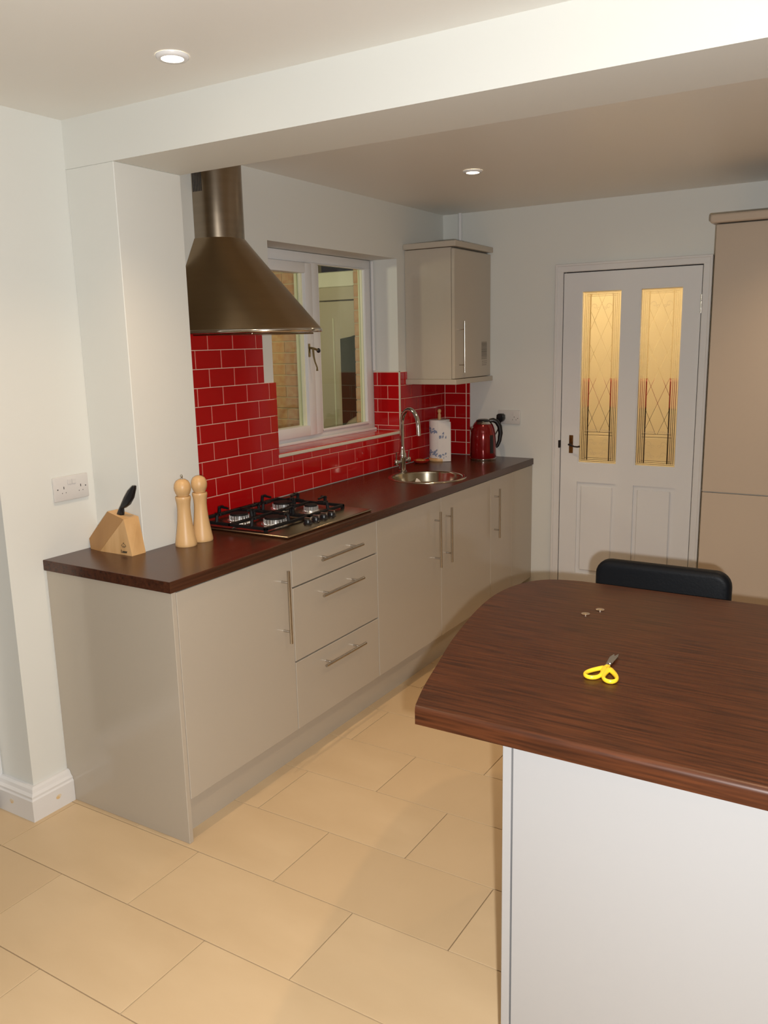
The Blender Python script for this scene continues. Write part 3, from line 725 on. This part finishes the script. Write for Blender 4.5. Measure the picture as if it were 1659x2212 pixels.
# ---------------------------------------------------------------- knife block, knife
kb = thing('knife_block', 'slanted wooden knife block with one knife on the counter end', 'knife block', (.13, .2, .91))
C, A_, F_, T_, B1, B0 = (.248, .17, .9101), (.219, .17, 1.040), (.115, .1906, 1.055), (.005, .1896, .945), (.020, .1807, .9101), (.082, .17, .9101)
back = [(.249, .232, .9101), (.226, .232, 1.040), (.121, .232, 1.057), (.005, .232, .945), (.020, .232, .9101)]
obj('body', MB().hull([C, A_, F_, T_, B1, B0]+back), 'bamboo', kb)
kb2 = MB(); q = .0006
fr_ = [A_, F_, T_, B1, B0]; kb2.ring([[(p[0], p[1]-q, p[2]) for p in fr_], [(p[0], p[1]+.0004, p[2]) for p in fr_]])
o = obj('side_face', kb2, 'bamboo2', kb); o['label'] = 'slanted face with shade in its colour'  # wood darkened to carry the shade of the face turned from the flash
kn = thing('kitchen_knife', 'black handled knife standing in the wooden block', 'knife', (.165, .2, 1.045))
P = [(.158, 1.040), (.182, 1.040), (.186, 1.056), (.186, 1.070), (.200, 1.074), (.222, 1.087), (.243, 1.113), (.256, 1.146), (.257, 1.157), (.249, 1.158), (.225, 1.140), (.203, 1.114), (.182, 1.083), (.166, 1.062), (.160, 1.052)]
obj('knife_handle', MB().prism(P, 'y', .191, .209, bev=.0045, seg=2), 'black', kn, smooth=45)
def text(s, size, loc, rot, m, parent, ext=.0006, name='lettering', bold=0):
    cu = bpy.data.curves.new('t', 'FONT'); cu.body = s; cu.size = size; cu.extrude = ext; cu.align_x = 'CENTER'; cu.align_y = 'CENTER'; cu.offset = bold
    to = bpy.data.objects.new('t', cu); COL.objects.link(to); dg = bpy.context.evaluated_depsgraph_get(); dg.update()
    me = bpy.data.meshes.new_from_object(to.evaluated_get(dg)); bpy.data.objects.remove(to)
    me.materials.clear(); me.materials.append(M[m]); o = link(name, me, loc, parent); o.rotation_euler = rot; return o
text('Laser', .0145, (.209, .1693, .9225), (math.pi/2, 0, 0), 'ink', kb, bold=.0003)
em = MB()
for i in range(7):
    t0, t1 = math.pi*i/7, math.pi*(i+1)/7
    em.tube([(.209+.011*math.cos(t0), .1694, .943+.008*math.sin(t0)), (.209+.011*math.cos(t1), .1694, .943+.008*math.sin(t1))], .0006, 4)
em.box(.198, .220, .1690, .1698, .9415, .9428); em.box(.202, .216, .1690, .1698, .938, .9393); em.box(.2065, .2115, .1690, .1698, .9525, .9545)
obj('emblem', em, 'ink', kb)

# ---------------------------------------------------------------- mills
def mill(name, x, y, label, scale, nub):
    t = thing(name, label, 'mill', (x, y, .91), 'wooden mills beside the pier'); z = .9102; s_ = scale
    pr = [(.0385, 0), (.0395, .003), (.0395, .010), (.036, .030), (.031, .060), (.027, .090), (.0245, .120), (.0235, .145), (.0250, .165), (.0275, .178), (.0280, .184), (.0265, .189)]
    obj('body', MB().lathe(x, y, [(r_*1.0, z+h*s_) for r_, h in pr], 36), 'beech', t, smooth=50)
    zt = z+.190*s_
    hp = [(.0215, 0), (.022, .002), (.0255, .008), (.0300, .020), (.0312, .031), (.0290, .044), (.0225, .055), (.012, .061), (.003, .0625)]
    obj('head', MB().lathe(x, y, [(r_*(.98 if nub else .95), zt+h) for r_, h in hp], 32), 'beech', t, smooth=60)
    if nub: obj('metal_nut', MB().lathe(x, y, [(.0035, zt+.060), (.0045, zt+.064), (.003, zt+.067), (.0045, zt+.071), (.0045, zt+.075), (.002, zt+.078)], 14), 'chrome', t, smooth=50)
mill('pepper_mill', .302, .380, 'wooden mill with a metal nut, nearer the knife block', .97, True)
mill('salt_mill', .300, .468, 'plain topped wooden mill standing nearer the hob', .97, False)

# ---------------------------------------------------------------- kettle
KX, KY = .352, 2.865
kt = thing('kettle', 'dark red electric kettle with black handle in the counter corner', 'kettle', (KX, KY, .91))
obj('base_ring', MB().lathe(KX, KY, [(.078, .9101), (.080, .914), (.080, .922), (.076, .925)], 40), 'chrome', kt, smooth=50)
obj('body', MB().lathe(KX, KY, [(.0765, .925), (.079, .935), (.0785, .98), (.077, 1.035), (.0735, 1.075), (.067, 1.103), (.058, 1.124), (.054, 1.130)], 48), 'ketred', kt, smooth=60)
obj('collar', MB().lathe(KX, KY, [(.0545, 1.130), (.048, 1.138), (.042, 1.143), (.038, 1.145)], 40), 'chrome', kt, smooth=50)
obj('lid', MB().lathe(KX, KY, [(.043, 1.142), (.040, 1.150), (.028, 1.156), (.010, 1.158)], 32), 'black', kt, smooth=60)
hv = Vector((.86, .50, 0))
def kp(r_, z): return (KX+hv.x*r_, KY+hv.y*r_, z)
obj('handle', MB().tube([kp(.038, 1.146), kp(.060, 1.150), kp(.082, 1.140), kp(.100, 1.112), kp(.106, 1.070), kp(.100, 1.025), kp(.088, .995), kp(.078, .985)], [.012, .014, .015, .015, .014, .012, .010, .008], 12), 'black', kt, smooth=60)
obj('spout', MB().hull([kp(-.060, 1.062), (KX-.074-.012*.2, KY-.062, 1.108)] and [(KX-hv.x*.070+hv.y*s_*.016, KY-hv.y*.070-hv.x*s_*.016, 1.100) for s_ in (-1, 1)]+[(KX-hv.x*.082, KY-hv.y*.082, 1.108), (KX-hv.x*.060+hv.y*.022, KY-hv.y*.060-hv.x*.022, 1.112), (KX-hv.x*.060-hv.y*.022, KY-hv.y*.060+hv.x*.022, 1.112), (KX-hv.x*.072, KY-hv.y*.072, 1.070)]), 'chrome', kt)
gz = MB()
a0 = math.atan2(-.75, .66)+.42
for i in range(2): pass
gz.ring([[(KX+rr*math.cos(a), KY+rr*math.sin(a), z) for a, rr in [(a0+.16*k, r1) for k in (-1, 0, 1)]+[(a0+.16*k, r1-.002) for k in (1, 0, -1)]] for z, r1 in ((.955, .0806), (.985, .0802), (1.03, .0794), (1.065, .0768))])
obj('water_gauge', gz, 'black', kt)
# double socket, plug and cord
def socket(name, label, org, ax):
    t = thing(name, label, 'socket', org)
    return t
s2 = thing('wall_socket', 'white double socket with black plug on the far wall', 'socket', (.450, L_, 1.158))
obj('face_plate', B(.377, .523, L_-.011, L_-.0005, 1.115, 1.201, bev=.004, seg=2), 'plastic', s2, smooth=40)
obj('switch', MB().box(.418, .434, L_-.0145, L_-.011, 1.172, 1.192, bev=.001), 'plastic', s2); obj('switch', MB().box(.466, .482, L_-.0145, L_-.011, 1.172, 1.192, bev=.001), 'plastic', s2)
obj('screw', MB().box(.507, .511, L_-.0122, L_-.0105, 1.150, 1.154), 'gap', s2)
obj('pin_holes', MB().box(.484, .487, L_-.0114, L_-.0108, 1.156, 1.163).box(.497, .4995, L_-.0114, L_-.0108, 1.140, 1.146).box(.474, .4765, L_-.0114, L_-.0108, 1.140, 1.146), 'gap', s2)
pg = thing('plug', 'black mains plug in the left half of the far socket', 'plug', (.405, L_-.012, 1.155))
obj('plug_body', MB().prism([(.382, 1.172), (.380, 1.150), (.388, 1.136), (.398, 1.128), (.412, 1.128), (.422, 1.136), (.430, 1.150), (.428, 1.172), (.418, 1.180), (.392, 1.180)], 'y', L_-.045, L_-.0115, bev=.004), 'black', pg, smooth=50)
obj('cord', MB().tube([(.405, L_-.030, 1.130), (.404, L_-.030, 1.118), (.392, L_-.032, 1.09), (.372, L_-.036, 1.05), (.352, L_-.042, .98), (.345, L_-.050, .920), (.352, L_-.075, .9145)], .0035, 8), 'black', pg, smooth=60)
# near socket on left wall
s1 = thing('wall_socket', 'white double socket on the near left wall above the counter end', 'socket', (0, .131, 1.145))
obj('face_plate', B(.0005, .010, .057, .205, 1.101, 1.188, bev=.004, seg=2), 'plastic', s1, smooth=40)
obj('switch', B(.010, .0135, .115, .131, 1.158, 1.176, bev=.001), 'plastic', s1); obj('switch', B(.010, .0135, .133, .149, 1.158, 1.176, bev=.001), 'plastic', s1)
obj('pin_holes', MB().box(.0097, .0103, .0965, .0995, 1.143, 1.152).box(.0097, .0103, .1685, .1715, 1.143, 1.152).box(.0097, .0102, .0885, .0910, 1.128, 1.131).box(.0097, .0102, .1045, .1070, 1.128, 1.131).box(.0097, .0102, .1605, .1630, 1.128, 1.131).box(.0097, .0102, .1765, .1790, 1.128, 1.131), 'gap', s1)
sw = MB()
for yy in (.072, .191): sw.box(.0098, .0106, yy-.002, yy+.002, 1.142, 1.146)
obj('screw', sw, 'gap', s1)

# ---------------------------------------------------------------- kitchen roll on holder
RX, RY = .120, 2.735
rh = thing('roll_holder', 'wooden kitchen roll holder in the tiled corner', 'holder', (RX, RY, .91))
obj('base', MB().lathe(RX, RY, [(.066, .9101), (.068, .914), (.068, .924), (.064, .928)], 36), 'beech', rh, smooth=50)
obj('pole', MB().lathe(RX, RY, [(.010, .928), (.010, 1.190), (.007, 1.196), (.010, 1.204), (.012, 1.212), (.009, 1.221), (.003, 1.224)], 20), 'beech', rh, smooth=50)
kr = thing('kitchen_roll', 'white kitchen roll with blue flower print and a loose sheet', 'kitchen roll', (RX, RY, .93))
kk = MB(); kk.lathe(RX, RY, [(.016, .930), (.062, .930), (.0625, 1.160), (.016, 1.160), (.014, 1.158), (.014, .932)], 48, caps=(False, False)); obj('roll', kk, 'paper', kr, smooth=40)
ls = MB()
L1, L2 = [], []
pts2 = []
av = math.atan2(-.85, .30)
for i in range(10):
    a = av+(-.05+.115*i); rr = .064+.0035*max(0, i-3)**1.15
    pts2.append((RX+rr*math.cos(a), RY+rr*math.sin(a)))
ls.ring([[(x, y, .912+.004*0) for x, y in pts2]+[(x-.0012, y+.0006, .912) for x, y in pts2[::-1]], [(x, y, 1.150-.002*i) for i, (x, y) in enumerate(pts2)]+[(x-.0012, y+.0006, 1.150) for x, y in pts2[::-1]]])
obj('loose_sheet', ls, 'paper', kr, smooth=50)
fw = MB()
def petal(cx_, cz_, a, l_, w2, rad):
    # leaf shaped flake lying on a cylinder of radius rad about the roll axis, cx_ = angle
    P = []
    for i in range(8):
        t = 2*math.pi*i/8; u, v = l_/2*math.cos(t), w2/2*math.sin(t)
        uu, vv = u*math.cos(a)-v*math.sin(a), u*math.sin(a)+v*math.cos(a); P.append((cx_+uu/rad, cz_+vv))
    fw.ring([[(RX+rad*math.cos(q[0]), RY+rad*math.sin(q[0]), q[1]) for q in P], [(RX+(rad+.0006)*math.cos(q[0]), RY+(rad+.0006)*math.sin(q[0]), q[1]) for q in P]])
random.seed(11)
for zz in (.962, 1.100):
    for aa in (-2.30, -1.95, -1.62, -1.42):
        for k in range(4):
            petal(aa+random.uniform(-.16, .16), zz+random.uniform(-.016, .016), random.uniform(0, 3), .021, .009, .0628)
obj('flower_print', fw, 'print', kr)
fw = MB()
for zz in (.945, 1.070):
    for aa, rad in ((-1.05, .066), (-.72, .0715), (-.5, .078)):
        for k in range(3):
            petal(aa+random.uniform(-.08, .08), zz+random.uniform(-.016, .016), random.uniform(0, 3), .019, .008, rad)
obj('sheet_print', fw, 'print', kr)
# red dish with sponge beside the tap
dsx, dsy = .075, 2.585
dh = thing('soap_dish', 'low red dish with a sponge between tap and kitchen roll', 'dish', (dsx, dsy, .91))
obj('dish', MB().lathe(dsx, dsy, [(.030, .9101), (.044, .918), (.052, .928), (.049, .929), (.040, .920), (.028, .914)], 32, caps=(True, True)), 'rub', dh, smooth=50)
sp_ = B(dsx-.030, dsx+.022, dsy-.020, dsy+.016, .9145, .934, bev=.004); obj('sponge', sp_, 'bamboo2', dh)

# ---------------------------------------------------------------- ceiling downlights
def downlight(x, y, label):
    t = thing('ceiling_downlight', label, 'light', (x, y, H), 'recessed ceiling downlights')
    obj('bezel', MB().lathe(x, y, [(.030, H-.004), (.030, H-.009), (.038, H-.010), (.043, H-.006), (.0445, H-.0005)], 32, caps=(False, False)), 'gloss', t, smooth=50)
    obj('lens', MB().lathe(x, y, [(.030, H-.006), (.024, H-.008), (.001, H-.009)], 24, caps=(False, True)), 'lens', t, smooth=60)
    ld = bpy.data.lights.new('lamp', 'SPOT'); lo = bpy.data.objects.new('lamp', ld); COL.objects.link(lo)
    ld.energy = DOWN_W; ld.color = (1, .70, .42); ld.spot_size = math.radians(118); ld.spot_blend = 1; ld.shadow_soft_size = .025
    lo.parent = t; lo.location = (0, 0, -.02)
downlight(.774, -.015, 'lit ceiling downlight nearest the left wall, before the beam')
downlight(.748, 1.886, 'lit ceiling downlight beyond the beam, over the sink run')
for (x, y, lb) in ((2.25, -.015, 'ceiling downlight above the breakfast bar'), (2.25, 1.886, 'ceiling downlight in front of the glazed door'), (3.9, -.015, 'ceiling downlight by the right wall before the beam'),
                   (3.9, 1.886, 'ceiling downlight by the right wall beyond the beam'), (2.25, -2.0, 'ceiling downlight above the photographer'), (3.9, -2.6, 'ceiling downlight in the right corner behind the photographer')):
    downlight(x, y, lb)

for o in bpy.data.objects:
    if o.name.split('.')[0] in ('pin_holes', 'flower_print', 'sheet_print', 'burner_teeth', 'wall_grout') or (o.name.startswith('screw') ): o['kind'] = 'stuff'
